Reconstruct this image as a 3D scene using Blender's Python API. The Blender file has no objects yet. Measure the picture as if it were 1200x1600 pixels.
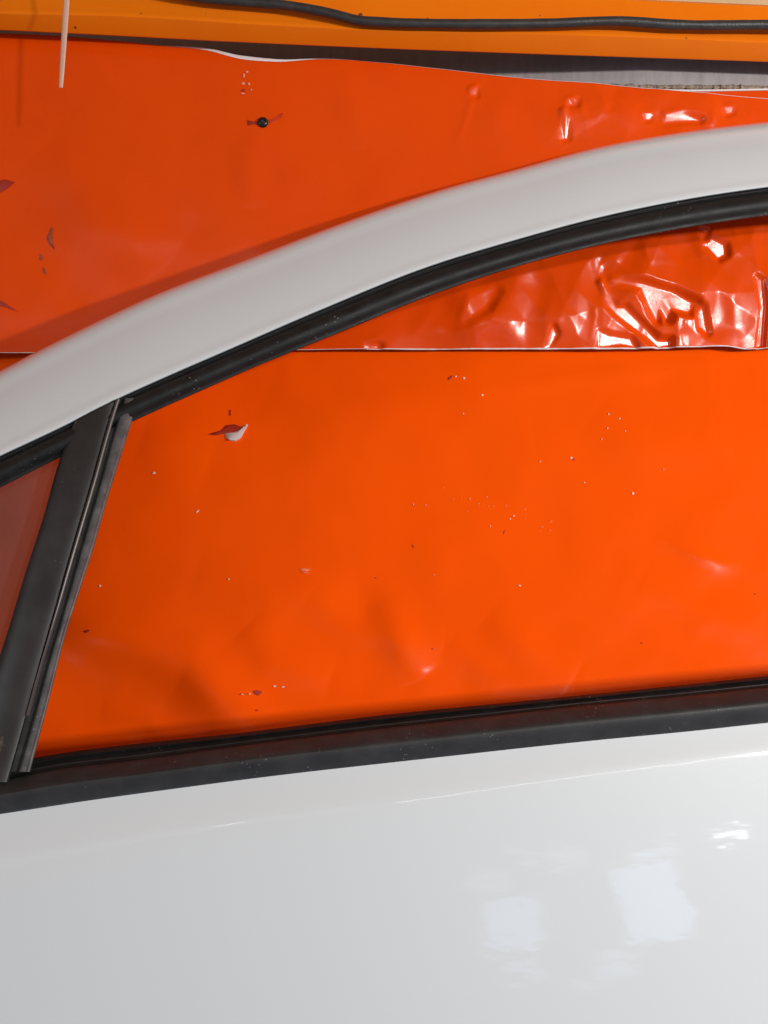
import bpy, bmesh, math, random
import numpy as np
from mathutils import Vector, noise as mnoise

sc = bpy.context.scene
C = sc.collection
R = math.radians
random.seed(4)
rng = np.random.default_rng(11)

# ---------------------------------------------------------------- camera, world, lamps, exposure
D, F, ZC = 0.70, 1400.0, 1.05            # metres to the belt line, focal length in photo pixels, camera height
cam_d = bpy.data.cameras.new('camera')
cam_d.sensor_fit = 'VERTICAL'
cam_d.sensor_height = 36.0
cam_d.lens = 36.0 * F / 1600.0
cam_d.clip_start = 0.02
cam_d.clip_end = 100.0
cam = bpy.data.objects.new('camera', cam_d)
C.objects.link(cam)
cam.location = (0, -D, ZC)
cam.rotation_euler = (R(90), 0, 0)
sc.camera = cam

w = bpy.data.worlds.new('World')
sc.world = w
w.use_nodes = True
bg = w.node_tree.nodes['Background']
wn = w.node_tree
wtc = wn.nodes.new('ShaderNodeTexCoord'); wsp = wn.nodes.new('ShaderNodeSeparateXYZ')
wmr = wn.nodes.new('ShaderNodeMapRange'); wmr.interpolation_type = 'SMOOTHSTEP'
wmr.inputs['From Min'].default_value = -0.7; wmr.inputs['From Max'].default_value = 0.7
wmx = wn.nodes.new('ShaderNodeMix'); wmx.data_type = 'RGBA'
wmx.inputs['A'].default_value = (0.62, 0.80, 1.0, 1)      # daylit concrete floor of the workshop
wmx.inputs['B'].default_value = (0.92, 0.46, 0.22, 1)     # dim warm ceiling
wn.links.new(wtc.outputs['Generated'], wsp.inputs[0]); wn.links.new(wsp.outputs['Z'], wmr.inputs['Value'])
wn.links.new(wmr.outputs['Result'], wmx.inputs['Factor']); wn.links.new(wmx.outputs['Result'], bg.inputs['Color'])
bg.inputs['Strength'].default_value = 0.27

def area(name, loc, target, sx, sy, power, col):
    l = bpy.data.lights.new(name, 'AREA')
    l.shape = 'RECTANGLE'; l.size = sx; l.size_y = sy
    l.energy = power; l.color = col
    o = bpy.data.objects.new(name, l); C.objects.link(o)
    o.location = loc
    d = Vector(target) - Vector(loc)
    o.rotation_euler = d.to_track_quat('-Z', 'Y').to_euler()
    return o
LAMP = Vector((2.0, -1.35, ZC + 0.22))
GLINT_LAMP = Vector((1.05, -1.6, ZC + 0.25))
KEY = area('work_lamp', LAMP, (0.1, 0.1, ZC - .05), 0.08, 0.08, 42, (1.0, 0.965, 0.92))
area('added_glint_lamp', GLINT_LAMP, (0.3, 0.2, ZC + .1), 0.065, 0.065, 14, (1.0, 0.97, 0.93))  # added light, only for the glints on the upper sheet
SIDE = area('added_side_fill', (3.1, -2.4, ZC + 0.6), (0.1, 0, ZC - .2), 1.2, 1.2, 16, (0.72, 0.88, 1.0))  # added cool fill from the right, kept out of the mirrored area
LEFT = area('left_window_daylight', (-2.7, -2.2, ZC + 0.4), (0, 0.1, ZC - .1), 0.8, 1.0, 19, (0.80, 0.92, 1.0))
def pane(name, x, z, sx, sz, radiance, roll=0, col=(0.82, 0.9, 1.0)):
    # far window panes and bulbs, plus added highlight lights, mirrored in the paint
    o = area(name, (x, -3.2, ZC + z), (x, 0, ZC + z), sx, sz, math.pi*sx*sz*radiance*(1.7 if 'pane' in name else 1), col)
    o.rotation_euler = (R(90), R(roll), 0)
    return o
for a in ((1.28, -.60, .27, .42, 1.7, -11), (1.30, -.36, .20, .08, 1.2, -4),
          (.68, -.69, .23, .24, 1.2, -6), (.72, -.94, .15, .07, 1.0, 6), (1.00, -1.03, .20, .035, 1.0, 4),
          (1.14, -.94, .19, .05, 1.1, 3), (.58, -.44, .18, .09, .6, 5), (.72, -.30, .16, .05, .8, 14), (.90, -.33, .17, .10, .7, 12)):
    pane('far_window_pane', *a, col=(.52, .72, 1.0))
pane('far_bulb', 1.60, -.265, .05, .03, 30, 10)
pane('far_bulb', 1.66, -.245, .05, .022, 30, 16)
pane('added_crease_light', .95, .72, 1.75, .07, 7, 0, (1, 1, 1))  # added light, sized to draw the thin bright line along the crease
pane('added_crease_light', -.70, .72, .16, .035, 13, 0, (1, 1, 1))  # added short light for the left piece of that crease line
pane('added_roll_light', -1.25, .75, 2.3, .5, .35, 0, (1, .98, .95))  # added broad soft light for the bright roll on the left shoulder

sc.render.engine = 'CYCLES'
sc.view_settings.view_transform = 'Standard'
sc.view_settings.look = 'None'
sc.view_settings.exposure = 0.0
sc.view_settings.gamma = 1.0
sc.view_settings.use_curve_mapping = False

# ---------------------------------------------------------------- helpers
def P(px, py, y):
    """point at depth y that lies in photo direction (px, py)"""
    k = (y + D) / F
    return (np.asarray(px, float) - 600) * k, y + 0 * np.asarray(px, float), ZC - (np.asarray(py, float) - 800) * k

def curve(pts):
    xs = np.array([p[0] for p in pts], float); ys = np.array([p[1] for p in pts], float)
    m = np.gradient(ys, xs)
    def f(x):
        x = np.asarray(x, float)
        i = np.clip(np.searchsorted(xs, x) - 1, 0, len(xs) - 2)
        h = xs[i + 1] - xs[i]; t = (x - xs[i]) / h
        tc = np.clip(t, 0, 1)
        v = (ys[i] * (2*tc**3 - 3*tc**2 + 1) + h*m[i]*(tc**3 - 2*tc**2 + tc)
             + ys[i+1]*(-2*tc**3 + 3*tc**2) + h*m[i+1]*(tc**3 - tc**2))
        v = v + np.where(t > 1, (t - 1)*h*m[i+1], 0) + np.where(t < 0, t*h*m[i], 0)
        return v
    return f

def tag(o, label=None, cat=None, group=None, kind=None):
    if label: o['label'] = label
    if cat: o['category'] = cat
    if group: o['group'] = group
    if kind: o['kind'] = kind
    return o

def empty(name, loc):
    o = bpy.data.objects.new(name, None); C.objects.link(o); o.location = loc
    bpy.context.view_layer.update()
    return o

def mesh_obj(name, verts, faces, mat, parent=None, smooth=True, sharp=None, recalc=True):
    me = bpy.data.meshes.new(name)
    me.from_pydata([tuple(v) for v in verts], [], faces)
    if recalc:
        bm = bmesh.new(); bm.from_mesh(me)
        bmesh.ops.recalc_face_normals(bm, faces=bm.faces)
        bm.to_mesh(me); bm.free()
    if smooth:
        me.polygons.foreach_set('use_smooth', [True] * len(me.polygons))
        if sharp: me.set_sharp_from_angle(angle=R(sharp))
    if mat:
        for m in (mat if isinstance(mat, list) else [mat]): me.materials.append(m)
    o = bpy.data.objects.new(name, me); C.objects.link(o)
    if parent:
        o.parent = parent
        o.matrix_parent_inverse = parent.matrix_world.inverted()
    return o

def grid_faces(nu, nv, closed=False, off=0):
    f = []
    for i in range(nu - 1):
        for j in range(nv if closed else nv - 1):
            j2 = (j + 1) % nv
            f.append((off + i*nv + j, off + (i+1)*nv + j, off + (i+1)*nv + j2, off + i*nv + j2))
    return f

def loft(name, sections, mat, parent=None, closed=True, sharp=40):
    """sections: array (nu, nv, 3)"""
    S = np.asarray(sections); nu, nv = S.shape[:2]
    f = grid_faces(nu, nv, closed)
    if closed:
        f.append(tuple(range(nv))[::-1]); f.append(tuple((nu-1)*nv + j for j in range(nv)))
    return mesh_obj(name, S.reshape(-1, 3), f, mat, parent, True, sharp)

def tube(name, pts, rad, mat, parent=None, n=10, flat=1.0):
    pts = np.asarray(pts, float); nu = len(pts)
    rad = np.broadcast_to(np.asarray(rad, float), (nu,))
    T = np.gradient(pts, axis=0); T /= np.linalg.norm(T, axis=1)[:, None]
    ref = np.array([0, 1, 0.0])
    S = np.zeros((nu, n, 3))
    for i in range(nu):
        a = np.cross(T[i], ref); a /= np.linalg.norm(a); b = np.cross(a, T[i])
        for k in range(n):
            t = 2*math.pi*k/n
            S[i, k] = pts[i] + rad[i]*(math.cos(t)*a + flat*math.sin(t)*b)
    return loft(name, S, mat, parent)

# ---------------------------------------------------------------- materials
def mat(name, base, rough=0.5, metal=0.0, coat=0.0, coat_rough=0.05, spec=0.5,
        noise_amt=0.0, noise_scale=30, base2=None, bump=0.0, bump_scale=400, rough_var=0.0, stretch=None, specks=None):
    m = bpy.data.materials.new(name); m.use_nodes = True
    nt = m.node_tree; b = nt.nodes['Principled BSDF']
    b.inputs['Base Color'].default_value = (*base, 1)
    b.inputs['Roughness'].default_value = rough
    b.inputs['Metallic'].default_value = metal
    b.inputs['Coat Weight'].default_value = coat
    b.inputs['Coat Roughness'].default_value = coat_rough
    b.inputs['Specular IOR Level'].default_value = spec
    geo = nt.nodes.new('ShaderNodeNewGeometry')
    src = geo.outputs['Position']
    if stretch:
        mp = nt.nodes.new('ShaderNodeMapping'); mp.inputs['Scale'].default_value = stretch
        nt.links.new(src, mp.inputs['Vector']); src = mp.outputs['Vector']
    if noise_amt > 0:
        n = nt.nodes.new('ShaderNodeTexNoise'); n.inputs['Scale'].default_value = noise_scale
        n.inputs['Detail'].default_value = 7; n.inputs['Roughness'].default_value = 0.65
        nt.links.new(src, n.inputs['Vector'])
        r = nt.nodes.new('ShaderNodeMapRange')
        r.inputs['From Min'].default_value = 0.42; r.inputs['From Max'].default_value = 0.75
        r.inputs['To Max'].default_value = noise_amt
        nt.links.new(n.outputs['Fac'], r.inputs['Value'])
        mx = nt.nodes.new('ShaderNodeMix'); mx.data_type = 'RGBA'
        mx.inputs['A'].default_value = (*base, 1); mx.inputs['B'].default_value = (*(base2 or base), 1)
        nt.links.new(r.outputs['Result'], mx.inputs['Factor'])
        nt.links.new(mx.outputs['Result'], b.inputs['Base Color'])
    if specks:
        vo = nt.nodes.new('ShaderNodeTexVoronoi'); vo.inputs['Scale'].default_value = specks[0]
        nt.links.new(geo.outputs['Position'], vo.inputs['Vector'])
        nz = nt.nodes.new('ShaderNodeTexNoise'); nz.inputs['Scale'].default_value = 28; nz.inputs['Detail'].default_value = 3
        nt.links.new(geo.outputs['Position'], nz.inputs['Vector'])
        th = nt.nodes.new('ShaderNodeMapRange'); th.inputs['From Min'].default_value = .45; th.inputs['From Max'].default_value = .75
        th.inputs['To Min'].default_value = 0.0; th.inputs['To Max'].default_value = specks[1]
        nt.links.new(nz.outputs['Fac'], th.inputs['Value'])
        lt = nt.nodes.new('ShaderNodeMath'); lt.operation = 'LESS_THAN'
        nt.links.new(vo.outputs['Distance'], lt.inputs[0]); nt.links.new(th.outputs['Result'], lt.inputs[1])
        mx2 = nt.nodes.new('ShaderNodeMix'); mx2.data_type = 'RGBA'
        src_c = b.inputs['Base Color'].links[0].from_socket if b.inputs['Base Color'].links else None
        if src_c: nt.links.new(src_c, mx2.inputs['A'])
        else: mx2.inputs['A'].default_value = (*base, 1)
        mx2.inputs['B'].default_value = (*specks[2], 1)
        nt.links.new(lt.outputs[0], mx2.inputs['Factor']); nt.links.new(mx2.outputs['Result'], b.inputs['Base Color'])
    if rough_var > 0:
        n = nt.nodes.new('ShaderNodeTexNoise'); n.inputs['Scale'].default_value = noise_scale * 0.6
        n.inputs['Detail'].default_value = 6
        nt.links.new(src, n.inputs['Vector'])
        r = nt.nodes.new('ShaderNodeMapRange')
        r.inputs['From Min'].default_value = 0.3; r.inputs['From Max'].default_value = 0.7
        r.inputs['To Min'].default_value = rough; r.inputs['To Max'].default_value = rough + rough_var
        nt.links.new(n.outputs['Fac'], r.inputs['Value'])
        nt.links.new(r.outputs['Result'], b.inputs['Roughness'])
    if bump > 0:
        n = nt.nodes.new('ShaderNodeTexNoise'); n.inputs['Scale'].default_value = bump_scale
        n.inputs['Detail'].default_value = 4
        nt.links.new(src, n.inputs['Vector'])
        bp = nt.nodes.new('ShaderNodeBump'); bp.inputs['Strength'].default_value = bump
        bp.inputs['Distance'].default_value = 0.001
        nt.links.new(n.outputs['Fac'], bp.inputs['Height'])
        nt.links.new(bp.outputs['Normal'], b.inputs['Normal'])
    return m

M_white = mat('white_car_paint', (0.59, 0.625, 0.650), rough=0.42, coat=1.0, coat_rough=0.055, spec=0.3,
              noise_amt=0.10, noise_scale=9, base2=(0.57, 0.602, 0.625), bump=0.12, bump_scale=38)
nt = M_white.node_tree                       # slight waviness of the lacquer, so mirrored shapes are not ruler-straight
cn = nt.nodes.new('ShaderNodeTexNoise'); cn.inputs['Scale'].default_value = 26; cn.inputs['Detail'].default_value = 3
cm = nt.nodes.new('ShaderNodeMapping'); cm.inputs['Scale'].default_value = (.6, 1, 1.6)
cg = nt.nodes.new('ShaderNodeNewGeometry'); cbp = nt.nodes.new('ShaderNodeBump')
cbp.inputs['Strength'].default_value = 0.3; cbp.inputs['Distance'].default_value = 0.0010
nt.links.new(cg.outputs['Position'], cm.inputs['Vector']); nt.links.new(cm.outputs['Vector'], cn.inputs['Vector'])
nt.links.new(cn.outputs['Fac'], cbp.inputs['Height']); nt.links.new(cbp.outputs['Normal'], nt.nodes['Principled BSDF'].inputs['Coat Normal'])
M_rubber = mat('black_rubber', (0.006, 0.0058, 0.0062), spec=0.3, rough=0.46, noise_amt=0.3, noise_scale=60,
               base2=(0.032, 0.030, 0.030), specks=(230, .17, (.16, .15, .14)), bump=0.25, bump_scale=900, rough_var=0.2)
M_mould = mat('black_moulding', (0.016, 0.0155, 0.017), rough=0.47, noise_amt=0.4, noise_scale=45,
              base2=(0.05, 0.048, 0.05), specks=(260, .2, (.2, .18, .17)), bump=0.2, bump_scale=700, rough_var=0.2)
M_run = mat('dusty_grey_rubber', (0.05, 0.05, 0.051), rough=0.55, noise_amt=0.7, noise_scale=70,
            base2=(0.14, 0.14, 0.14), specks=(300, .2, (.3, .29, .28)), bump=0.3, bump_scale=800)
M_pillar = mat('satin_black_plastic', (0.015, 0.0145, 0.0155), rough=0.36, noise_amt=0.6, noise_scale=18,
               base2=(0.045, 0.044, 0.045), specks=(200, .14, (.16, .15, .14)), rough_var=0.12, bump=0.1, bump_scale=1200)
M_trim = mat('brownish_metal_trim', (0.13, 0.11, 0.105), rough=0.45, metal=0.35, noise_amt=0.4, noise_scale=80,
             base2=(0.12, 0.10, 0.10))
M_scuff = mat('brown_scuff', (0.035, 0.022, 0.015), rough=0.9, noise_amt=0.8, noise_scale=260, base2=(0.12, 0.10, 0.09),
              bump=1.0, bump_scale=900)
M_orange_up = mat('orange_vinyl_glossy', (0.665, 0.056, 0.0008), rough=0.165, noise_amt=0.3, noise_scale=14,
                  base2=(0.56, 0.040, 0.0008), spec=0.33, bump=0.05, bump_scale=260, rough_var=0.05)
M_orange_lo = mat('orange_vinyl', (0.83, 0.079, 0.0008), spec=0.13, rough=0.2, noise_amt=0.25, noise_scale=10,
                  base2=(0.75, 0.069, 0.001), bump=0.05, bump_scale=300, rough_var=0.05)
M_back = mat('white_vinyl_reverse', (0.66, 0.60, 0.59), rough=0.5)
M_chip = mat('pale_fleck', (0.72, 0.50, 0.42), rough=0.4)
M_dust = mat('orange_dust', (0.86, 0.22, 0.09), rough=0.6)
M_redcut = mat('dark_red_cut', (0.30, 0.016, 0.004), rough=0.6)
M_soot = mat('grey_smear', (0.22, 0.035, 0.010), rough=0.5, noise_amt=0.9, noise_scale=500, base2=(0.62, 0.06, 0.004))
M_beam = mat('orange_enamel', (0.77, 0.165, 0.002), spec=0.22, rough=0.33, noise_amt=0.35, noise_scale=20,
             base2=(0.72, 0.12, 0.002), bump=0.15, bump_scale=150, rough_var=0.15, specks=(60, .16, (.16, .04, .01)))
M_cable = mat('black_cable', (0.022, 0.02, 0.019), rough=0.42, noise_amt=0.5, noise_scale=120, base2=(0.06, 0.05, 0.045),
              bump=0.4, bump_scale=500)
M_board = mat('dirty_grey_board', (0.30, 0.275, 0.275), rough=0.75, noise_amt=0.7, noise_scale=40, base2=(0.2, 0.175, 0.175),
              stretch=(2.5, 1, 0.5), bump=0.3, bump_scale=200)
M_crumb = mat('crumbling_board_core', (0.30, 0.22, 0.15), rough=0.95, noise_amt=0.9, noise_scale=300, base2=(0.05, 0.035, 0.03),
              bump=1.0, bump_scale=600)
M_wall = mat('grey_wall', (0.42, 0.39, 0.37), rough=0.85, noise_amt=0.4, noise_scale=12, base2=(0.3, 0.28, 0.27))
M_card = mat('cardboard', (0.52, 0.36, 0.19), rough=0.8, noise_amt=0.3, noise_scale=60, base2=(0.42, 0.28, 0.14))
M_tie = mat('pale_nylon', (0.72, 0.45, 0.34), rough=0.4)
M_tie.node_tree.nodes['Principled BSDF'].inputs['Transmission Weight'].default_value = 0.35
M_screw = mat('black_screw', (0.012, 0.012, 0.012), rough=0.25, metal=0.3)

M_glass = bpy.data.materials.new('tinted_glass'); M_glass.use_nodes = True
nt = M_glass.node_tree; nt.nodes.clear()
out = nt.nodes.new('ShaderNodeOutputMaterial'); mix = nt.nodes.new('ShaderNodeMixShader')
tr = nt.nodes.new('ShaderNodeBsdfTransparent'); tr.inputs['Color'].default_value = (0.80, 0.83, 0.83, 1)
gl = nt.nodes.new('ShaderNodeBsdfGlossy'); gl.inputs['Roughness'].default_value = 0.03
fr = nt.nodes.new('ShaderNodeFresnel'); fr.inputs['IOR'].default_value = 1.5
nt.links.new(fr.outputs[0], mix.inputs[0]); nt.links.new(tr.outputs[0], mix.inputs[1]); nt.links.new(gl.outputs[0], mix.inputs[2])
haze = nt.nodes.new('ShaderNodeBsdfDiffuse'); haze.inputs['Color'].default_value = (.55, .5, .48, 1)
mix2 = nt.nodes.new('ShaderNodeMixShader'); mix2.inputs[0].default_value = 0.055      # reflection haze painted in as a pale dusty film
nt.links.new(mix.outputs[0], mix2.inputs[1]); nt.links.new(haze.outputs[0], mix2.inputs[2])
nt.links.new(mix2.outputs[0], out.inputs[0])

# ---------------------------------------------------------------- the place: wall, board
YW = 0.40          # wall
YU, YL = 0.252, 0.264   # upper and lower sheet
def box(name, x0, x1, y0, y1, z0, z1, m, parent=None):
    v = [(x, y, z) for x in (x0, x1) for y in (y0, y1) for z in (z0, z1)]
    f = [(0,1,3,2), (4,6,7,5), (0,4,5,1), (2,3,7,6), (0,2,6,4), (1,5,7,3)]
    return mesh_obj(name, v, f, m, parent, smooth=False)
tag(box('wall', -1.6, 1.6, YW, YW + 0.1, 0.0, 2.2, M_wall), kind='structure')

# board that shows as a grey strip under the beam, its lower edge crumbling
def wob(x, s, seed): return np.array([mnoise.noise(Vector((float(a)*s, seed, 0.3))) for a in np.ravel(x)]).reshape(np.shape(x))
bx = np.linspace(-650, 1850, 700)
edge = curve([(-650, 110), (600, 122), (815, 127), (960, 134), (1200, 136), (1850, 138)])(bx) + 2.2*wob(bx, 0.09, 1.) + 1.4*wob(bx, 0.31, 5.)
sec = []
for x, e in zip(bx, edge):
    r = []
    yb_ = float(np.interp(x, [150, 700, 1000, 1850], [.345, .300, .268, .268]))
    for (py, y) in ((-60, yb_), (e - 3, yb_), (e, yb_ + .002), (e, yb_ + .018), (-60, yb_ + .018)):
        r.append(P(x, py, y))
    sec.append(r)
board = empty('wall_board', (0, .256, ZC + .4))
tag(board, 'dirty grey board strip showing between the orange beam and the sheet', 'board')
loft('panel', np.array(sec, float), M_board, board)
crx = np.linspace(780, 1500, 330)
crc = curve([(780, 126), (815, 128), (960, 135), (1200, 137), (1500, 138)])(crx) + 1.6*wob(crx, .12, 9.)
cr_r = np.clip((crx - 780)/120, 0.05, 1)*(0.0022 + 0.0016*wob(crx, .22, 3.) + .0009*wob(crx, .6, 2.))
tube('crumbling_edge', np.array(P(crx, crc, .268)).T, np.clip(cr_r, .0004, 1), M_crumb, board, n=8)

# ---------------------------------------------------------------- orange sheets
def noise2(X, Z, s, seed, oct=3):
    """smooth value noise, vectorised"""
    tot = np.zeros_like(X); amp = 1.0; norm = 0
    for o in range(oct):
        r = np.random.default_rng(seed + o); G = r.random((96, 96))*2 - 1
        x = X*s*(2**o) + 31.7*o + 400; z = Z*s*(2**o) + 17.3*o + 400
        xi = np.floor(x).astype(int); zi = np.floor(z).astype(int)
        fx = x - xi; fz = z - zi; fx = fx*fx*fx*(fx*(fx*6-15)+10); fz = fz*fz*fz*(fz*(fz*6-15)+10)
        g = lambda a, b: G[a % 96, b % 96]
        v = (g(xi, zi)*(1-fx) + g(xi+1, zi)*fx)*(1-fz) + (g(xi, zi+1)*(1-fx) + g(xi+1, zi+1)*fx)*fz
        tot += amp*v; norm += amp; amp *= 0.5
    return tot / norm

def seg_dist(X, Y, pts):
    best = np.full(X.shape, 1e9); sgn = np.zeros(X.shape); tt = np.zeros(X.shape); n = len(pts) - 1
    for i in range(n):
        (ax, ay), (bx_, by_) = pts[i], pts[i+1]
        dx, dy = bx_ - ax, by_ - ay; L2 = dx*dx + dy*dy
        t = np.clip(((X-ax)*dx + (Y-ay)*dy)/L2, 0, 1)
        ex, ey = X - (ax + t*dx), Y - (ay + t*dy); d = np.hypot(ex, ey)
        s = np.sign(dx*ey - dy*ex); m = d < best
        best = np.where(m, d, best); sgn = np.where(m, s, sgn); tt = np.where(m, (i + t)/n, tt)
    return best, sgn, tt

def poly_mask(X, Y, pts, soft):
    """1 inside the polygon, smooth to 0 over soft pixels outside"""
    ins = np.zeros(X.shape, bool); n = len(pts)
    for i in range(n):
        x1, y1 = pts[i]; x2, y2 = pts[(i+1) % n]
        c = ((y1 > Y) != (y2 > Y)) & (X < (x2-x1)*(Y-y1)/(y2-y1 + 1e-9) + x1)
        ins ^= c
    d, _, _ = seg_dist(X, Y, list(pts) + [pts[0]])
    t = np.clip(1 - np.where(ins, 0, d)/soft, 0, 1)
    return t*t*(3-2*t)

def yl(py): return YL - .135*np.clip((np.asarray(py, float) - 545)/620., -.1, 1.05)   # hangs slanting towards the door
PXM = (YU + D)/F                       # metres per photo pixel on the sheets
camv = Vector((0, -D, ZC))
def want_slope(px, py):
    """slope of cloth at this place that mirrors the added glint lamp to the standpoint (creases catch the lamp there)"""
    p = Vector([float(a) for a in P(px, py, YU)])
    h = (camv - p).normalized() + (GLINT_LAMP - p).normalized()
    return h.x/-h.y, -h.z/-h.y           # d(out)/d(px right), d(out)/d(py down) ... sign handled by caller

def fold(X, Y, pts, width, amp):
    d, s, t = seg_dist(X, Y, pts)
    env = np.sin(np.pi*np.clip(t, 0.02, 0.98))**0.5
    return amp*np.exp(-(d/width)**2)*env

# --- upper sheet
XS = np.concatenate([np.arange(-640, 680, 4.5), np.arange(680, 1230, 1.9), np.arange(1230, 1846, 4.5)])
top_u = curve([(-640, 30), (0, 50), (60, 53), (250, 70), (320, 77), (380, 93), (430, 97), (500, 93), (600, 99), (730, 112),
               (815, 122), (900, 128), (1050, 142), (1200, 155), (1846, 190)])
bot_u = curve([(-640, 552), (0, 551), (40, 551), (300, 549), (560, 546), (700, 545.5), (800, 545), (950, 545), (1080, 543), (1135, 542), (1165, 546),
               (1185, 545), (1230, 541), (1846, 538)])
def upper_height(X, Y):
    h = 5.5*noise2(X, Y, 1/260., 3, 2) + 1.6*noise2(X, Y, 1/95., 8, 2)
    # flat crumpled facets near the upper right
    cr = np.exp(-((X-1040)/210.)**2 - ((Y-430)/130.)**2) + 0.6*np.exp(-((X-1000)/170.)**2 - ((Y-180)/50.)**2)
    cr = np.clip(cr + .45*np.exp(-((X-760)/110.)**2 - ((Y-500)/50.)**2), 0, 1.1) + .06
    wx = X + 26*noise2(X, Y, 1/120., 61, 2); wy = Y + 26*noise2(X, Y, 1/120., 66, 2)
    for (ang, lam, a, ph) in ((35, 168, .045, .1), (-52, 127, .042, .37), (82, 210, .04, .62), (12, 91, .024, .2), (-20, 303, .05, .8)):
        u = (wx*math.cos(R(ang)) + wy*math.sin(R(ang)))/lam + ph
        tri = 2*np.abs(u - np.floor(u) - .5)
        h += cr*a*lam*.5*np.sqrt((tri-.5)**2 + .0022)*2
    patches = [
        ([(958,440),(1002,445),(1050,458),(1085,476),(1075,488),(1048,482),(1042,500),(1030,480),(1026,500),(1012,476),(1000,452)], 6.6000000000000005, 1.0),
        ([(1088,480),(1096,482),(1104,520),(1094,512)], 4.95, 1.0),
        ([(938,443),(962,483),(975,482),(1028,532),(1046,532),(1046,540),(1028,542),(1012,528),(962,492),(950,480)], 4.95, 1.0),
        ([(938,520),(952,526),(985,530),(992,542),(968,538),(945,542),(936,542)], 4.95, 1.0),
        ([(1108,374),(1130,384),(1132,398),(1122,404),(1104,386)], 5.5, 1.0),
        ([(1094,360),(1104,362),(1100,372)], 4.4, 1.0),
        ([(864,512),(858,530),(854,542),(858,542),(870,522)], 4, 1.0),
        ([(738,470),(772,456),(758,478),(728,498)], 8.8, 1.0),
        ([(575,541),(592,540),(590,546),(574,546)], 4.95, 1.0),
        ([(1040,180),(1066,178),(1092,188),(1060,189),(1040,190)], 5.5, 1.0),
        ([(1132,170),(1142,168),(1144,176),(1136,178)], 4.4, 1.0),
        ([(1008,182),(1016,180),(1016,187),(1009,188)], 4, 1.0),
        ([(888,157),(902,155),(900,163),(890,164)], 4.4, 1.0),
        ([(880,175),(886,190),(886,215),(881,216)], 4.95, 1.0),
        ([(736,140),(744,136),(743,148),(737,148)], 4.4, 1.0),
        ([(1180,435),(1186,440),(1192,480),(1190,540),(1184,542),(1188,485)], 4, 1.0),
    ]
    for pts, soft, k in patches:
        cx = sum(p[0] for p in pts)/len(pts); cy = sum(p[1] for p in pts)/len(pts)
        sx, sy = want_slope(cx, cy)
        m = poly_mask(X, Y, pts, soft*2.1)
        # height rises away from the lamp side so the facet turns towards it
        h = h*(1 - 0.85*m*k) + .86*k*m*(-(sx*(X-cx)) - sy*(Y-cy))
    arcs = [
        ([(1040,470),(1055,500),(1060,540)], 5, 1.0), ([(985,455),(1010,500),(1000,540)], 6, 1.1), ([(1075,480),(1068,510),(1075,542)], 5, .9),
        ([(690,470),(660,500),(640,540)], 9, 1.6), ([(860,470),(850,500),(856,542)], 6, 1.2), ([(600,520),(585,535),(580,546)], 8, 1.6),
        ([(960,160),(1000,175),(1050,172),(1110,180)], 6, 1.0), ([(905,195),(940,180),(980,178)], 7, .9), ([(1100,350),(1085,380),(1100,410)], 7, 1.2),
        ([(1150,420),(1140,470),(1150,540)], 8, 1.3), ([(940,400),(1000,412),(1080,408)], 6, .8),
        ([(936,428),(938,416),(946,409),(958,409),(966,414)], 4, 1.6),
        ([(916,464),(926,480),(928,495),(920,540)], 4, 1.6),
        ([(1136,348),(1146,362),(1149,376)], 4, 1.4),
        ([(1170,350),(1174,390),(1182,430),(1190,480),(1188,542)], 6, 2.2),
        ([(928,398),(932,430),(940,450)], 7, 2.0),
        ([(1120,155),(1112,190),(1110,200)], 5, 1.8),
        ([(876,138),(892,150),(906,165),(915,190),(922,220)], 5, 1.8),
        ([(882,150),(884,190),(884,225)], 5, 2.0),
        ([(740,136),(734,165),(716,225)], 6, 1.7),
        ([(700,420),(740,500),(735,545)], 22, 4.0),
        ([(820,360),(800,440),(790,540)], 26, 5.0),
        ([(530,110),(545,170),(560,240)], 30, 3.0),
        ([(410,190),(390,250),(395,330)], 26, 3.0),
        ([(60,230),(150,330),(260,420)], 60, 4.0),
    ]
    for pts, wd, a in arcs: h += fold(X, Y, pts, wd, a*(.5 if wd < 12 else 1))
    return h
def build_sheet(name, top, bot, hf, y0, nrow, m, parent, power=1.0):
    v = np.linspace(0, 1, nrow)
    X = np.repeat(XS[:, None], nrow, 1)
    Y = top(XS)[:, None]*(1-v) + bot(XS)[:, None]*v
    H = hf(X, Y)*PXM
    y0 = y0(Y) if callable(y0) else y0 + 0*Y
    x, _, z = P(X, Y, y0)
    front = np.stack([x, y0 - H, z], -1)
    back = front + np.array([0, 0.0007, 0])
    nu = len(XS)
    fv = front.reshape(-1, 3); bv = back.reshape(-1, 3); n0 = len(fv)
    faces = [f[::-1] for f in grid_faces(nu, nrow)]
    nf = len(faces)
    faces2 = [tuple(n0 + i for i in f[::-1]) for f in faces]
    rim = []
    for j in (0, nrow-1):
        for i in range(nu-1): rim.append((i*nrow+j, (i+1)*nrow+j, n0+(i+1)*nrow+j, n0+i*nrow+j))
    for i in (0, nu-1):
        for j in range(nrow-1): rim.append((i*nrow+j, i*nrow+j+1, n0+i*nrow+j+1, n0+i*nrow+j))
    o = mesh_obj(name, np.vstack([fv, bv]), faces + faces2 + rim, [m, M_back], parent, True, None, recalc=False)
    idx = np.zeros(len(o.data.polygons), int); idx[nf:] = 1
    o.data.polygons.foreach_set('material_index', idx)
    return front

up = empty('vinyl_sheet', (0, YU, ZC + .15))
tag(up, 'upper orange vinyl sheet, crumpled and glinting, overlapping the smoother sheet below', 'vinyl sheet', 'orange sheets on the wall')
FU = build_sheet('sheet', top_u, bot_u, upper_height, YU, 215, M_orange_up, up)
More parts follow.
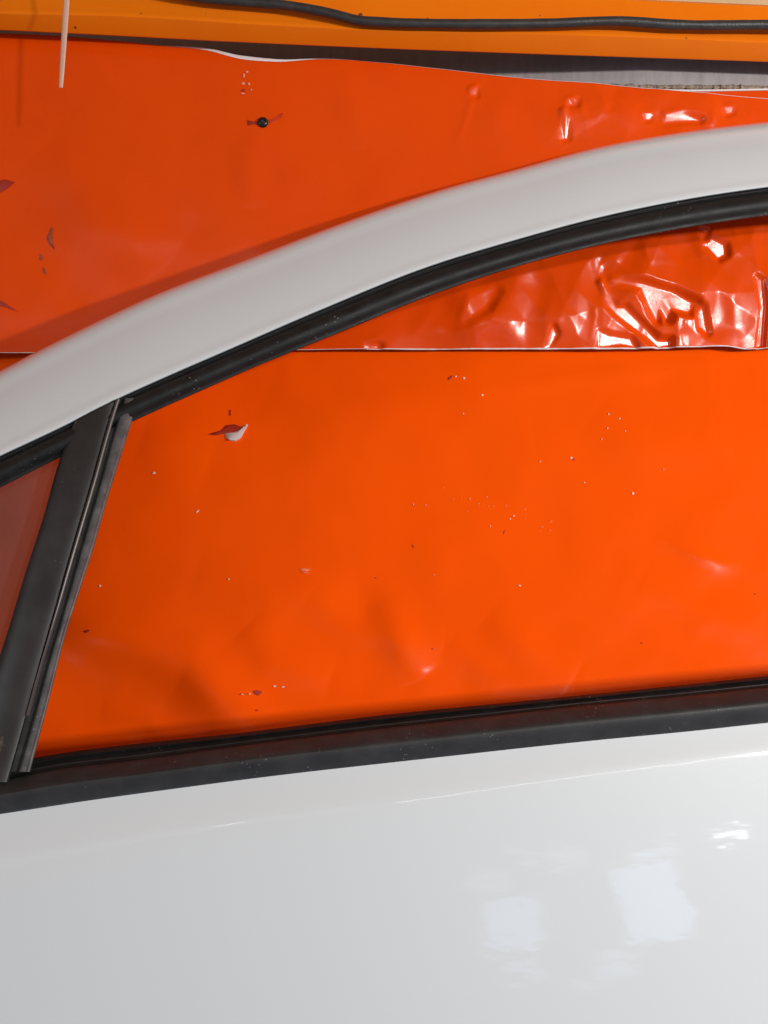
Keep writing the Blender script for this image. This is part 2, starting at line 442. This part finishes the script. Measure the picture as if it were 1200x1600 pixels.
# white cut edge along the bottom, the turned-over white reverse along the top
n_ = FU.shape[1]
be = FU[:, -1].copy(); be[:, 1] -= 0.0004
er = 0.0006 + 0.0004*wob(XS, .02, 4.) + .0002*wob(XS, .11, 8.)
er = er*np.interp(XS, [-640, 560, 640, 1400], [0.9, .55, 1.25, 1.25])
tube('cut_edge', be, np.clip(er, .0003, 1), M_back, up, n=8)
te = FU[:, 0].copy(); te[:, 1] += 0.002
hx = np.interp(XS, [-640, 40, 60, 250, 330, 385, 430, 500, 560, 700, 1300, 1846], [.3, .3, 1.0, 1.0, 3.2, 4.6, 3.6, 1.2, 1.0, 1.2, 1.4, 1.4])
te[:, 2] += (hx*0.55)*PXM
tube('turned_hem', te, np.clip(hx*PXM, .0002, 1), M_back, up, n=8, flat=.25)

# --- lower sheet
top_l = curve([(-640, 512), (1846, 506)])
bot_l = curve([(-640, 1640), (1846, 1640)])
def lower_height(X, Y):
    h = 6.0*noise2(X, Y, 1/330., 41, 2) + 3.0*noise2(X, Y, 1/120., 44, 2) + .35*noise2(X, Y, 1/40., 48, 2)
    h += fold(X, Y, [(90,965),(200,1000),(300,1030),(360,1090),(420,1180)], 48, 18)  # ridge shaped to stand in for a soft shadow at the lower left
    h -= fold(X, Y, [(60,1090),(180,1120),(300,1200)], 60, 8)
    h += fold(X, Y, [(380,980),(430,1030),(520,1060)], 34, 8)
    h += fold(X, Y, [(600,930),(630,1010),(660,1060)], 30, 9)
    h += fold(X, Y, [(760,960),(830,1020),(900,1060)], 34, 6)
    h += fold(X, Y, [(755,612),(900,590),(1100,570)], 16, 2.2)
    h += fold(X, Y, [(1050,835),(1120,880),(1160,890)], 14, 1.6)
    h += fold(X, Y, [(220,680),(330,720)], 50, 4)
    h -= 24*np.clip((330-X)/230., 0, 1.6)**2*np.exp(-((Y-800)/330.)**2)  # sheet turned away here to stand in for the shade beside the pillar
    for pts, wd, a in (([(480,930),(560,985),(700,1000)], 30, 5), ([(300,900),(420,930),(560,900)], 44, 5), ([(700,1000),(780,1060),(900,1085)], 30, 5),
                       ([(150,1110),(230,1130),(300,1180)], 22, 5), ([(930,640),(1010,700),(1150,690)], 40, 4), ([(560,660),(700,700),(840,690)], 50, 4),
                       ([(1000,900),(1100,960),(1200,970)], 34, 4), ([(420,600),(520,640),(640,620)], 36, 4), ([(1040,845),(1100,872),(1150,880)], 9, 1.6)):
        h += fold(X, Y, pts, wd, a)
    return h
lo = empty('vinyl_sheet', (0, YL, ZC - .3))
tag(lo, 'lower bright orange vinyl sheet filling the door window, flat with small holes', 'vinyl sheet', 'orange sheets on the wall')
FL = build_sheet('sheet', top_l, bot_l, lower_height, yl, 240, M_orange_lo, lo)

# under-layer peeping out at the upper right
def under_h(X, Y): return 2.0*noise2(X, Y, 1/120., 71, 2)
XS_full = XS; XS = np.arange(1000, 1846, 5.0)
ul = empty('vinyl_sheet', (.5, .232, ZC + .38))
tag(ul, 'thin red orange strip of an older sheet peeping out above the upper right sheet', 'vinyl sheet', 'orange sheets on the wall')
FX = build_sheet('sheet', curve([(1000, 140), (1060, 142), (1200, 140), (1846, 138)]), curve([(1000, 230), (1846, 260)]), under_h, .264, 24, M_orange_up, ul)
ue = FX[:, 0].copy(); ue[:, 1] -= .0005
tube('cut_edge', ue, .0011, M_back, ul, n=8)
XS = XS_full

# --- marks on the sheets: holes, flecks, tears; each lies on the sheet it belongs to
def on_sheet(px, py):
    if py < 546: return YU - float(upper_height(np.array([[px]], float), np.array([[py]], float))[0, 0])*PXM
    return float(yl(py)) - float(lower_height(np.array([[px]], float), np.array([[py]], float))[0, 0])*PXM
def patch(name, pts, m, parent, lift=0.0010, dome=0.0008, curl=None):
    """small raised flake with its own thickness, outline in photo pixels"""
    cx = sum(p[0] for p in pts)/len(pts); cy = sum(p[1] for p in pts)/len(pts)
    n = len(pts); v = []
    for (px, py) in pts:
        y = on_sheet(px, py) + .0006
        v.append(P(px, py, y))
    for k, (px, py) in enumerate(pts):
        q = (cx + (px-cx)*.85, cy + (py-cy)*.85)
        y = on_sheet(*q) - lift - (curl[k] if curl else 0)
        v.append(P(q[0], q[1], y))
    y = on_sheet(cx, cy) - lift - dome - (sum(curl)/n if curl else 0)
    v.append(P(cx, cy, y))
    v = [[float(a) for a in p] for p in v]
    f = [(i, (i+1) % n, n+(i+1) % n, n+i) for i in range(n)] + [(n+i, n+(i+1) % n, 2*n) for i in range(n)] + [tuple(range(n))[::-1]]
    return mesh_obj(name, v, f, m, parent, True, 50)
def blob(px, py, rx, ry, rot=0, n=7, jit=.3):
    out_ = []
    for k in range(n):
        t = 2*math.pi*k/n; r = 1 + random.uniform(-jit, jit)
        a, b = rx*math.cos(t)*r, ry*math.sin(t)*r
        out_.append((px + a*math.cos(rot) - b*math.sin(rot), py + a*math.sin(rot) + b*math.cos(rot)))
    return out_
# torn flap on the lower sheet with its dark slit
patch('slit', [(322,679),(345,672),(352,664),(366,662),(384,668),(372,674),(350,678),(335,681)], M_redcut, lo, .0009, .0002)
t_ = patch('torn_flap', [(350,677),(362,676),(374,672),(386,662),(388,664),(382,674),(377,684),(369,690),(357,689),(352,684)], M_back, lo, .0016, .0006,
      [0,0,0,.001,.002,.002,.002,.003,.003,.001])
t_['label'] = 'curled white flap of a torn hole'
patch('slit', [(358,640),(361,640),(361,650),(358,649)], M_redcut, lo, .0007, .0001)
for (x, y, rx, ry, ro) in [(240,739,5,3.4,.4),(308,799,5.5,2.6,-.8),(156,915,3,3,0),(712,588,2.5,2,0),(725,591,3,3,0),(754,617,2.6,2.6,0),
                           (724,646,1.8,1.8,0),(989,771,3.2,3.2,0),(951,647,2.4,2,0),(949,669,2.2,2,0),(968,654,2.6,2,0),(940,686,1.5,1.5,0),(977,673,1.6,1.6,0),
                           (893,715,4,2.6,.6),(812,915,3.4,2,.3),(803,806,3,2,.3),(797,811,2,1.6,0),(766,822,1.7,1.7,0),(678,898,1.5,1.5,0),
                           (734,779,1.6,1.3,0),(665,789,1.3,1.3,0),(646,788,1.2,1.2,0),(357,905,2,2,0),(844,721,2,1.4,0),(913,754,2,1.5,0),
                           (378,1085,3.2,2,.2),(429,1072,3.4,2,.1),(442,1073,4,2,-.2),(390,1084,3.4,1.4,.3),(1037,733,1.8,1.2,0)]:
    patch('fleck', blob(x, y, rx*.72, ry*.72, ro), M_chip, lo, .0008, .0005)
for pts in ([(395,1080),(402,1078),(405,1080),(409,1079),(409,1083),(403,1087),(398,1084)], [(130,986),(138,983),(141,985),(136,989),(131,989)]):
    patch('dark_nick', pts, M_redcut, lo, .0007, .0001)
for (x, y, rx, ry, ro) in [(645,853,3,1.1,1.2),(703,590,5,2.2,-1.0),(676,1014,1.5,1.5,0),(587,903,1.3,1.3,0),(402,1110,2,1.4,0),(1003,1005,1.4,1.4,0),(1180,928,1.4,1.4,0),(788,831,3.5,.8,1.8),(896,718,2.4,1.8,0)]:
    patch('dark_nick', blob(x, y, rx, ry, ro), M_redcut, lo, .0006, .0001)
for pts in ([(466,889),(478,887),(489,890),(480,893),(470,891)], [(468,893),(480,893),(486,896),(476,896)]):
    patch('scratch', pts, mat('raised_orange_scratch', (.85, .2, .08), rough=.4), lo, .0012, .0008)
for k in range(26):                                   # dusty rubbed streak
    q = random.random(); x = 690 + 190*q + random.gauss(0, 6); y = 760 + 62*q**.7 + random.gauss(0, 7)
    patch('fleck', blob(x, y, random.uniform(.6, 1.6), random.uniform(.5, 1.0), .4, 5), M_dust, lo, .0006, .0002)
# marks on the upper sheet
patch('smear', [(72,372),(80,352),(84,356),(82,376),(86,392),(78,384)], M_soot, up, .0006, .0001)
patch('smear', blob(64, 402, 3, 5), M_soot, up, .0006, .0001); patch('smear', blob(69, 424, 3, 7, -.3), M_soot, up, .0006, .0001)
patch('tear', [(-14,284),(8,279),(25,284),(14,294),(0,302),(-14,306)], M_redcut, up, .0007, .0001)
patch('tear', [(-20,462),(4,470),(30,488),(8,480),(-20,476)], M_redcut, up, .0007, .0001)
for (x, y, rx, ry) in [(386,112,3,2.5),(381,118,2.5,5),(389,131,2.5,3.5),(380,130,4,3),(379,146,4.5,2),(393,140,2,2)]:
    patch('fleck', blob(x, y, rx*.8, ry*.8), mat('rubbed_pink', (.7, .28, .2), rough=.4), up, .0008, .0005)
patch('dark_nick', blob(380, 141, 2.5, 2.5), M_redcut, up, .001, .0003)
# screw through the upper sheet, with the pulled creases beside it
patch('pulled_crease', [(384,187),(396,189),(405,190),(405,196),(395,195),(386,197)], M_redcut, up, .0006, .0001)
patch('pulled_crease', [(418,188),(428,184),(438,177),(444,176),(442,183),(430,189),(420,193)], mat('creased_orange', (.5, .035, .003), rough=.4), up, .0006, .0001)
sy = on_sheet(411, 192)
c0 = np.array([float(a) for a in P(411, 192, sy)])
prof = [(.0, .004), (.0035, .0038), (.0050, .0030), (.0056, .0016), (.0056, -.002), (.002, -.004), (.002, -.02), (0, -.02)]
S = np.array([[[c0[0] + r*math.cos(t), c0[1] - h, c0[2] + r*math.sin(t)] for t in np.linspace(0, 2*math.pi, 20, endpoint=False)] for r, h in prof])
screw = empty('screw', tuple(c0)); tag(screw, 'black round screw head pinning the upper orange sheet', 'screw')
loft('head', S, M_screw, screw)
rec = np.array([[[c0[0] + .0016*math.cos(t), c0[1] - hh, c0[2] + .0016*math.sin(t)] for t in np.linspace(0, 2*math.pi, 8, endpoint=False)] for hh in (.0036, .0043)])
loft('drive_recess', rec, M_cable, screw)

# ---------------------------------------------------------------- orange beam, cable, tie, cardboard
bxs = np.linspace(-650, 1850, 90)
b_low = curve([(-650, 20), (0, 47), (200, 57), (350, 65), (600, 76), (900, 87), (1200, 97), (1850, 120)])
b_mid = curve([(-650, -8), (0, 16), (200, 21), (400, 33), (600, 43), (900, 50), (1200, 62), (1850, 88)])
b_top = curve([(-650, -70), (600, -24), (980, -2), (1200, 8), (1850, 38)])
sec = []
for x, l, m_, t in zip(bxs, b_low(bxs), b_mid(bxs), b_top(bxs)):
    r = [(t, .235), (t+2, .228), (m_-6, .218), (m_-2, .216), (m_+2, .2145), (m_+5, .2145), (m_+8, .2160), (l-4, .230), (l-1, .232), (l, .235), (l, .246), (t, .246)]
    sec.append([P(x, a, b) for a, b in r])
beam = empty('rack_beam', (0, .2, ZC + .45))
tag(beam, 'long orange enamelled steel beam across the top of the picture', 'beam')
loft('beam_body', np.array(sec, float), M_beam, beam, sharp=28)
for (x, y, rx, ry) in [(365,29,6,1.2),(437,34,7,1.4),(412,32,3,1)]:
    pass
cb = curve([(-300, -120), (100, -62), (315, -3), (380, 3), (450, 9), (520, 22), (560, 32), (600, 35), (700, 37.5), (850, 37), (975, 33.5), (1050, 38.5), (1200, 39), (1850, 50)])
cxs = np.linspace(-300, 1850, 220)
ya = np.interp(cxs, [-300, 300, 560, 1850], [.19, .210, .207, .204])
tag(tube('cable', np.array([ [float(a) for a in P(x, y, d)] for x, y, d in zip(cxs, cb(cxs), ya)]), .0047 + .0003*wob(cxs, .03, 2.), M_cable, None, n=14),
    'black rubber cable sagging along the orange beam', 'cable')
ts = np.linspace(0, 1, 16)
tie = np.array([[float(a) for a in P(np.interp(t, [0, .3, 1], [106, 104, 95]), -60 + 197*t, .135 + .01*t)] for t in ts])
tag(tube('cable_tie', tie, np.interp(ts, [0, .6, .97, 1], [.0029, .0027, .0021, .0018]), M_tie, None, n=10, flat=.35),
    'pale translucent nylon tie tail hanging at the top left', 'cable tie')
cs = []
for x in np.linspace(900, 1850, 12):
    t = float(b_top(x))
    cs.append([P(x, t + 1, .247), P(x, t - 90, .247), P(x, t - 90, .258), P(x, t + 1, .258)])
tag(loft('cardboard_sheet', np.array(cs, float), M_card, None), 'tan cardboard edge above the beam at the top right corner', 'cardboard')

# ---------------------------------------------------------------- the car door
K1, K2 = 0.33, 0.20
ZB = -0.185         # belt height relative to the camera
def y_up(py):       # door plane above the belt leans back
    q = (np.asarray(py, float) - 800)/F
    return K1*(-q*D - ZB)/(1 + K1*q)
def rails(curves_a, curves_b, profile, xs, ybase):
    """profile rows (s, dy[, base_s]): s blends curve a -> b, dy is depth away from the viewer"""
    a, b = curves_a(xs), curves_b(xs)
    S = np.zeros((len(xs), len(profile), 3))
    for k, (s, dy) in enumerate(profile):
        py = a*(1-s) + b*s
        y = ybase(py) + dy
        x, yy, z = P(xs, py, y)
        S[:, k] = np.stack([x, yy, z], -1)
    return S
cA = curve([(-700, 985), (-400, 778), (-200, 674), (0, 579), (42, 557), (125, 515), (250, 457), (346, 420), (417, 393), (500, 361), (600, 325), (700, 293), (800, 266), (933, 230), (1067, 206), (1200, 190), (1400, 176), (1900, 170)])
cB = curve([(-700, 1085), (-400, 905), (-200, 806), (0, 713), (100, 666), (183, 624), (267, 586), (350, 550), (500, 485), (667, 418), (800, 377), (933, 341), (1067, 313), (1200, 293), (1400, 274), (1900, 262)])
cC = curve([(-700, 1135), (-400, 953), (-200, 856), (0, 762), (95, 714), (213, 656), (300, 617), (400, 573), (533, 519), (667, 464), (800, 419), (933, 384), (1067, 357), (1200, 337), (1400, 316), (1900, 303)])
# belt
cT = curve([(-700, 1295), (-300, 1236), (0, 1194), (53, 1184), (400, 1142), (600, 1117), (800, 1097), (900, 1087), (1000, 1077), (1200, 1056), (1500, 1028), (1900, 996)])
cS = curve([(-700, 1322), (-300, 1262), (0, 1219), (83, 1203), (200, 1189), (400, 1162), (600, 1138), (750, 1121), (900, 1104), (1075, 1087), (1200, 1074), (1500, 1045), (1900, 1012)])
cR = curve([(-700, 1345), (-300, 1282), (0, 1239), (220, 1212), (400, 1184), (600, 1160), (900, 1129), (1075, 1112), (1200, 1099), (1500, 1070), (1900, 1035)])
cM = curve([(-700, 1375), (-300, 1315), (0, 1272), (133, 1252), (267, 1234), (400, 1217), (667, 1187), (933, 1158), (1075, 1144), (1200, 1130), (1500, 1100), (1900, 1064)])
cK = curve([(-700, 1450), (-300, 1390), (0, 1343), (150, 1314), (300, 1288), (450, 1266), (620, 1244), (813, 1217), (957, 1198), (1067, 1184), (1200, 1167), (1500, 1134), (1900, 1094)])

door = empty('car_door', (0, 0.03, ZC - 0.62))
tag(door, 'white car door with black window trim leaning before orange sheets', 'car door')
xs = np.linspace(-700, 1900, 261)

# painted window frame: hem at the seal, gently crowned face, edge rolling away towards the sheets
prof = [(0.0, .014), (0.0, .003), (.004, .0010), (.014, -.0002), (.04, -.0006)]
for q in np.linspace(.1, .80, 10): prof.append((q, -.0006 + .033*q - .0022*math.sin((q-.04)/.76*math.pi) + .012*max(0, q-.5)**2))
y7 = prof[-1][1]
for q, d in ((.85, .0017), (.90, .0042), (.935, .0070), (.96, .0100), (.98, .0145), (.993, .0205), (1.0, .028), (.985, .034)): prof.append((q, y7 + d))
prof += [(.9, .050), (.2, .048), (0.0, .040)]
loft('window_frame', rails(cB, cA, prof, xs, y_up), M_white, door, sharp=50)

# upper rubber seal (round bead, groove at the hem, thin lip)
px_ = np.linspace(-700, 1900, 261)
def seal_prof():
    p = [(-.004, .012), (-.004, .0050), (.03, .0036), (.07, .0030), (.10, .0034), (.125, .0056), (.16, .0058), (.185, .0030), (.22, .0004), (.28, -.0018), (.36, -.0030), (.46, -.0034),
         (.56, -.0028), (.68, -.0008), (.78, .0020), (.86, .0046), (.92, .0058), (.97, .0064), (1.0, .0090), (1.0, .020), (.5, .030), (.012, .030)]
    return p
loft('window_seal', rails(cB, cC, seal_prof(), px_, y_up), M_rubber, door, sharp=55)

# belt: inner lip and outer moulding
def y_belt(py): return y_up(py)
lip = [(1.0, .030), (.98, .0150), (.72, .0110), (.66, .0118), (.60, .0134), (.52, .0118), (.30, .0085), (.22, .0085), (.05, .0062), (-.05, .0100), (-.05, .030)]
loft('belt_lip', rails(cS, cT, lip, xs, y_belt), M_rubber, door, sharp=45)
hg = [(0.0, .016), (.0, .0045), (.015, .0022), (.05, .0006), (.18, -.0024), (.30, -.0046), (.36, -.0050), (.42, -.0040), (.52, -.0020), (.8, -.0002), (1.0, .0006)]
prof = [(-.03, .020), (-.03, .0075), (0.0, .0022), (.03, .0004), (.07, -.0010), (.15, -.0030), (.26, -.0058), (.40, -.0084), (.50, -.0096), (.56, -.0098), (.63, -.0086), (.72, -.0054), (.82, -.0020), (.90, .0008), (.95, .0030), (1.0, .0070), (1.02, .012), (1.02, .022)]
def rails2(prof, xs):
    return rails(cM, cS, [(s, d) for s, d in prof], xs, y_belt)
loft('belt_moulding', rails2([(s, d - .002) for s, d in prof], xs), M_mould, door, sharp=40)

# lower panel: shoulder under the moulding, crease, then the long outer skin
us = np.concatenate([np.linspace(-700, 0, 36)[:-1], np.linspace(0, 1200, 121), np.linspace(1200, 1900, 36)[1:]])
nsh, nlo = 26, 60
def panel_section(x):
    """returns list of (y, z) in metres, built down the panel at one photo column of the belt"""
    yb = float(y_up(cM(x))) - .0005
    k = (yb + D)/F
    z0 = -(float(cM(x)) - 6 - 800)*k
    zc_ = -(float(cK(x)) - 800)*k
    L = z0 - zc_                                  # shoulder height
    soft = np.interp(x, [-300, 0, 400, 900, 1300], [.016, .014, .0075, .004, .0035])   # crease radius grows to the left
    zs = list(np.linspace(z0, zc_ - .05, 44)) + list(np.linspace(zc_ - .058, z0 - .60, 40))
    out_ = []; y = yb; prev = None
    for z in zs:
        d = (zc_ - z)                              # positive below the crease
        # slope dy/dz : shoulder leans, skin below is steeper
        up_s = .52 - .12*np.clip(-d/L, 0, 1)
        lo_s = .20 - .12*np.clip(d/.30, 0, 2.2)
        t = 1/(1 + math.exp(-np.clip(d/soft*2.2, -40, 40)))
        s = up_s*(1-t) + lo_s*t
        if prev is not None: y += s*(z - prev)
        prev = z
        out_.append((y, z))
    return out_
S = []
for x in us:
    sc_ = panel_section(x)
    yb = float(y_up(cM(x)))
    X = (x - 600)*(yb + D)/F
    bow = -.010*math.cos(np.clip((x-700)/1500., -1, 1)*math.pi/2) + .010
    S.append([(X, y + bow, ZC + z) for y, z in sc_] + [(X, sc_[-1][0] + bow + .05, ZC + sc_[-1][1]), (X, sc_[0][0] + bow + .045, ZC + sc_[-1][1] + .1), (X, sc_[0][0] + bow + .045, ZC + sc_[0][1])])
S = np.array(S, float)
PANEL = S
loft('door_panel', S, M_white, door, sharp=50)

# divider pillar between fixed quarter glass and the open window
def poly_at(tab, t):
    tab = np.array(tab, float); c = np.linspace(0, 1, len(tab))
    return np.interp(t, tab[:, 0], tab[:, 1])
pil_l = curve([(600, 139), (657, 117), (713, 95), (810, 67), (900, 38), (983, 13), (1027, -1), (1120, -30), (1230, -64), (1300, -86)])
pil_r = curve([(600, 192), (632, 181), (763, 143.5), (850, 118), (947, 91), (1050, 62), (1117, 45), (1213, 18), (1300, -8)])
run_r = curve([(600, 223), (655, 207), (700, 193), (783, 167), (867, 143), (900, 132), (990, 103), (1093, 77), (1183, 53), (1230, 41), (1300, 22)])
gap_r = lambda y: pil_r(y) + np.interp(y, [600, 947, 1213], [10, 11, 8])
def vrail(ca, cb_, prof, ys, cut=None, lift=0.0):
    if cut is not None:
        S = np.zeros((len(ys), len(prof), 3)); t = (ys - ys[0])/(ys[-1] - ys[0])
        for k, (s, dy) in enumerate(prof):
            top = ys[0]
            for _ in range(12): top = float(cut(ca(top)*(1-s) + cb_(top)*s)) + 1.2
            yy_ = top + t*(ys[-1] - top)
            px = ca(yy_)*(1-s) + cb_(yy_)*s
            x, yy, z = P(px, yy_, y_up(yy_) + dy + (lift if dy < .019 else 0)); S[:, k] = np.stack([x, yy, z], -1)
        return S
    S = np.zeros((len(ys), len(prof), 3))
    for k, (s, dy) in enumerate(prof):
        px = ca(ys)*(1-s) + cb_(ys)*s
        y = y_up(ys) + dy
        x, yy, z = P(px, ys, y); S[:, k] = np.stack([x, yy, z], -1)
    return S
def yrange(lo_, hi_, n=60): return np.linspace(lo_, hi_, n)
ys = yrange(618, 1222)
loft('pillar_trim', vrail(pil_l, pil_r, [(0, .026), (0, .0090), (.02, .0068), (.07, .0050), (.16, .0036), (.3, .0026), (.5, .0020), (.7, .0022), (.85, .0030), (.93, .0042), (.965, .0064), (.97, .03)], ys, cB, -.0070), M_pillar, door, sharp=45)
def bead(s0, s1, d0): return [(s0, .02), (s0, d0+.001), (s0+(s1-s0)*.2, d0-.0010), ((s0+s1)/2, d0-.0016), (s0+(s1-s0)*.8, d0-.0010), (s1, d0+.001), (s1, .02)]
ysb = yrange(634, 1118)
bw = np.interp(ysb, [634, 850, 1000, 1118], [1, .9, .6, .2])
tS = vrail(pil_r, gap_r, bead(-.22, .42, .0030), ysb, cB, -.0070)
mid = tS.mean(axis=1, keepdims=True); tS[:, :, 0] = mid[:, :, 0] + (tS[:, :, 0] - mid[:, :, 0])*bw[:, None]
loft('bright_trim_strip', tS, M_trim, door)
ysr = yrange(622, 1206)
loft('glass_run_channel', vrail(gap_r, run_r, [(-1.1, .03), (-1.1, .0130), (.0, .0130), (.06, .0075), (.14, .0062), (.35, .0056), (.6, .0062), (.72, .0086), (.8, .0102), (.92, .0108), (1.0, .0135), (1.0, .030)], ysr, lambda x: cB(x) + np.interp(x, [190, 207], [0, 9]), -.0075), M_run, door, sharp=40)
# scuffed patch on the pillar foot
def on_pillar(px, py):
    return float(y_up(py)) - .0045
v = []
pts = [(-14,1126),(0,1134),(6,1140),(8,1150),(6,1166),(1,1180),(-6,1192),(-16,1196)]
for (px, py) in pts: v.append([float(a) for a in P(px, py, on_pillar(px, py) + .003)])
for (px, py) in pts: v.append([float(a) for a in P(-5 + (px+5)*.8, 1160 + (py-1160)*.9, on_pillar(px, py) - .0006)])
n = len(pts)
sco = mesh_obj('scuff', v, [(i, (i+1) % n, n+(i+1) % n, n+i) for i in range(n)] + [tuple(range(n, 2*n))], M_scuff, door)
sco['label'] = 'brown worn patch on the pillar foot'
# fixed quarter glass
gx = np.linspace(-640, 110, 30)
G = []
for x in gx:
    xr = x
    t, b_ = float(cC(xr)) - 14, float(cT(xr)) + 10
    row = []
    for (py, dd) in ((t, .0125), (b_, .0125), (b_, .0160), (t, .0160)):
        lim = float(pil_l(np.clip(py, 600, 1300))) + 14
        row.append(P(min(xr, lim + 0*xr), py, float(y_up(py)) + dd))
    G.append(row)
loft('quarter_glass', np.array(G, float), M_glass, door, sharp=20)
# inner frame behind the seal (return flange seen past the lip)
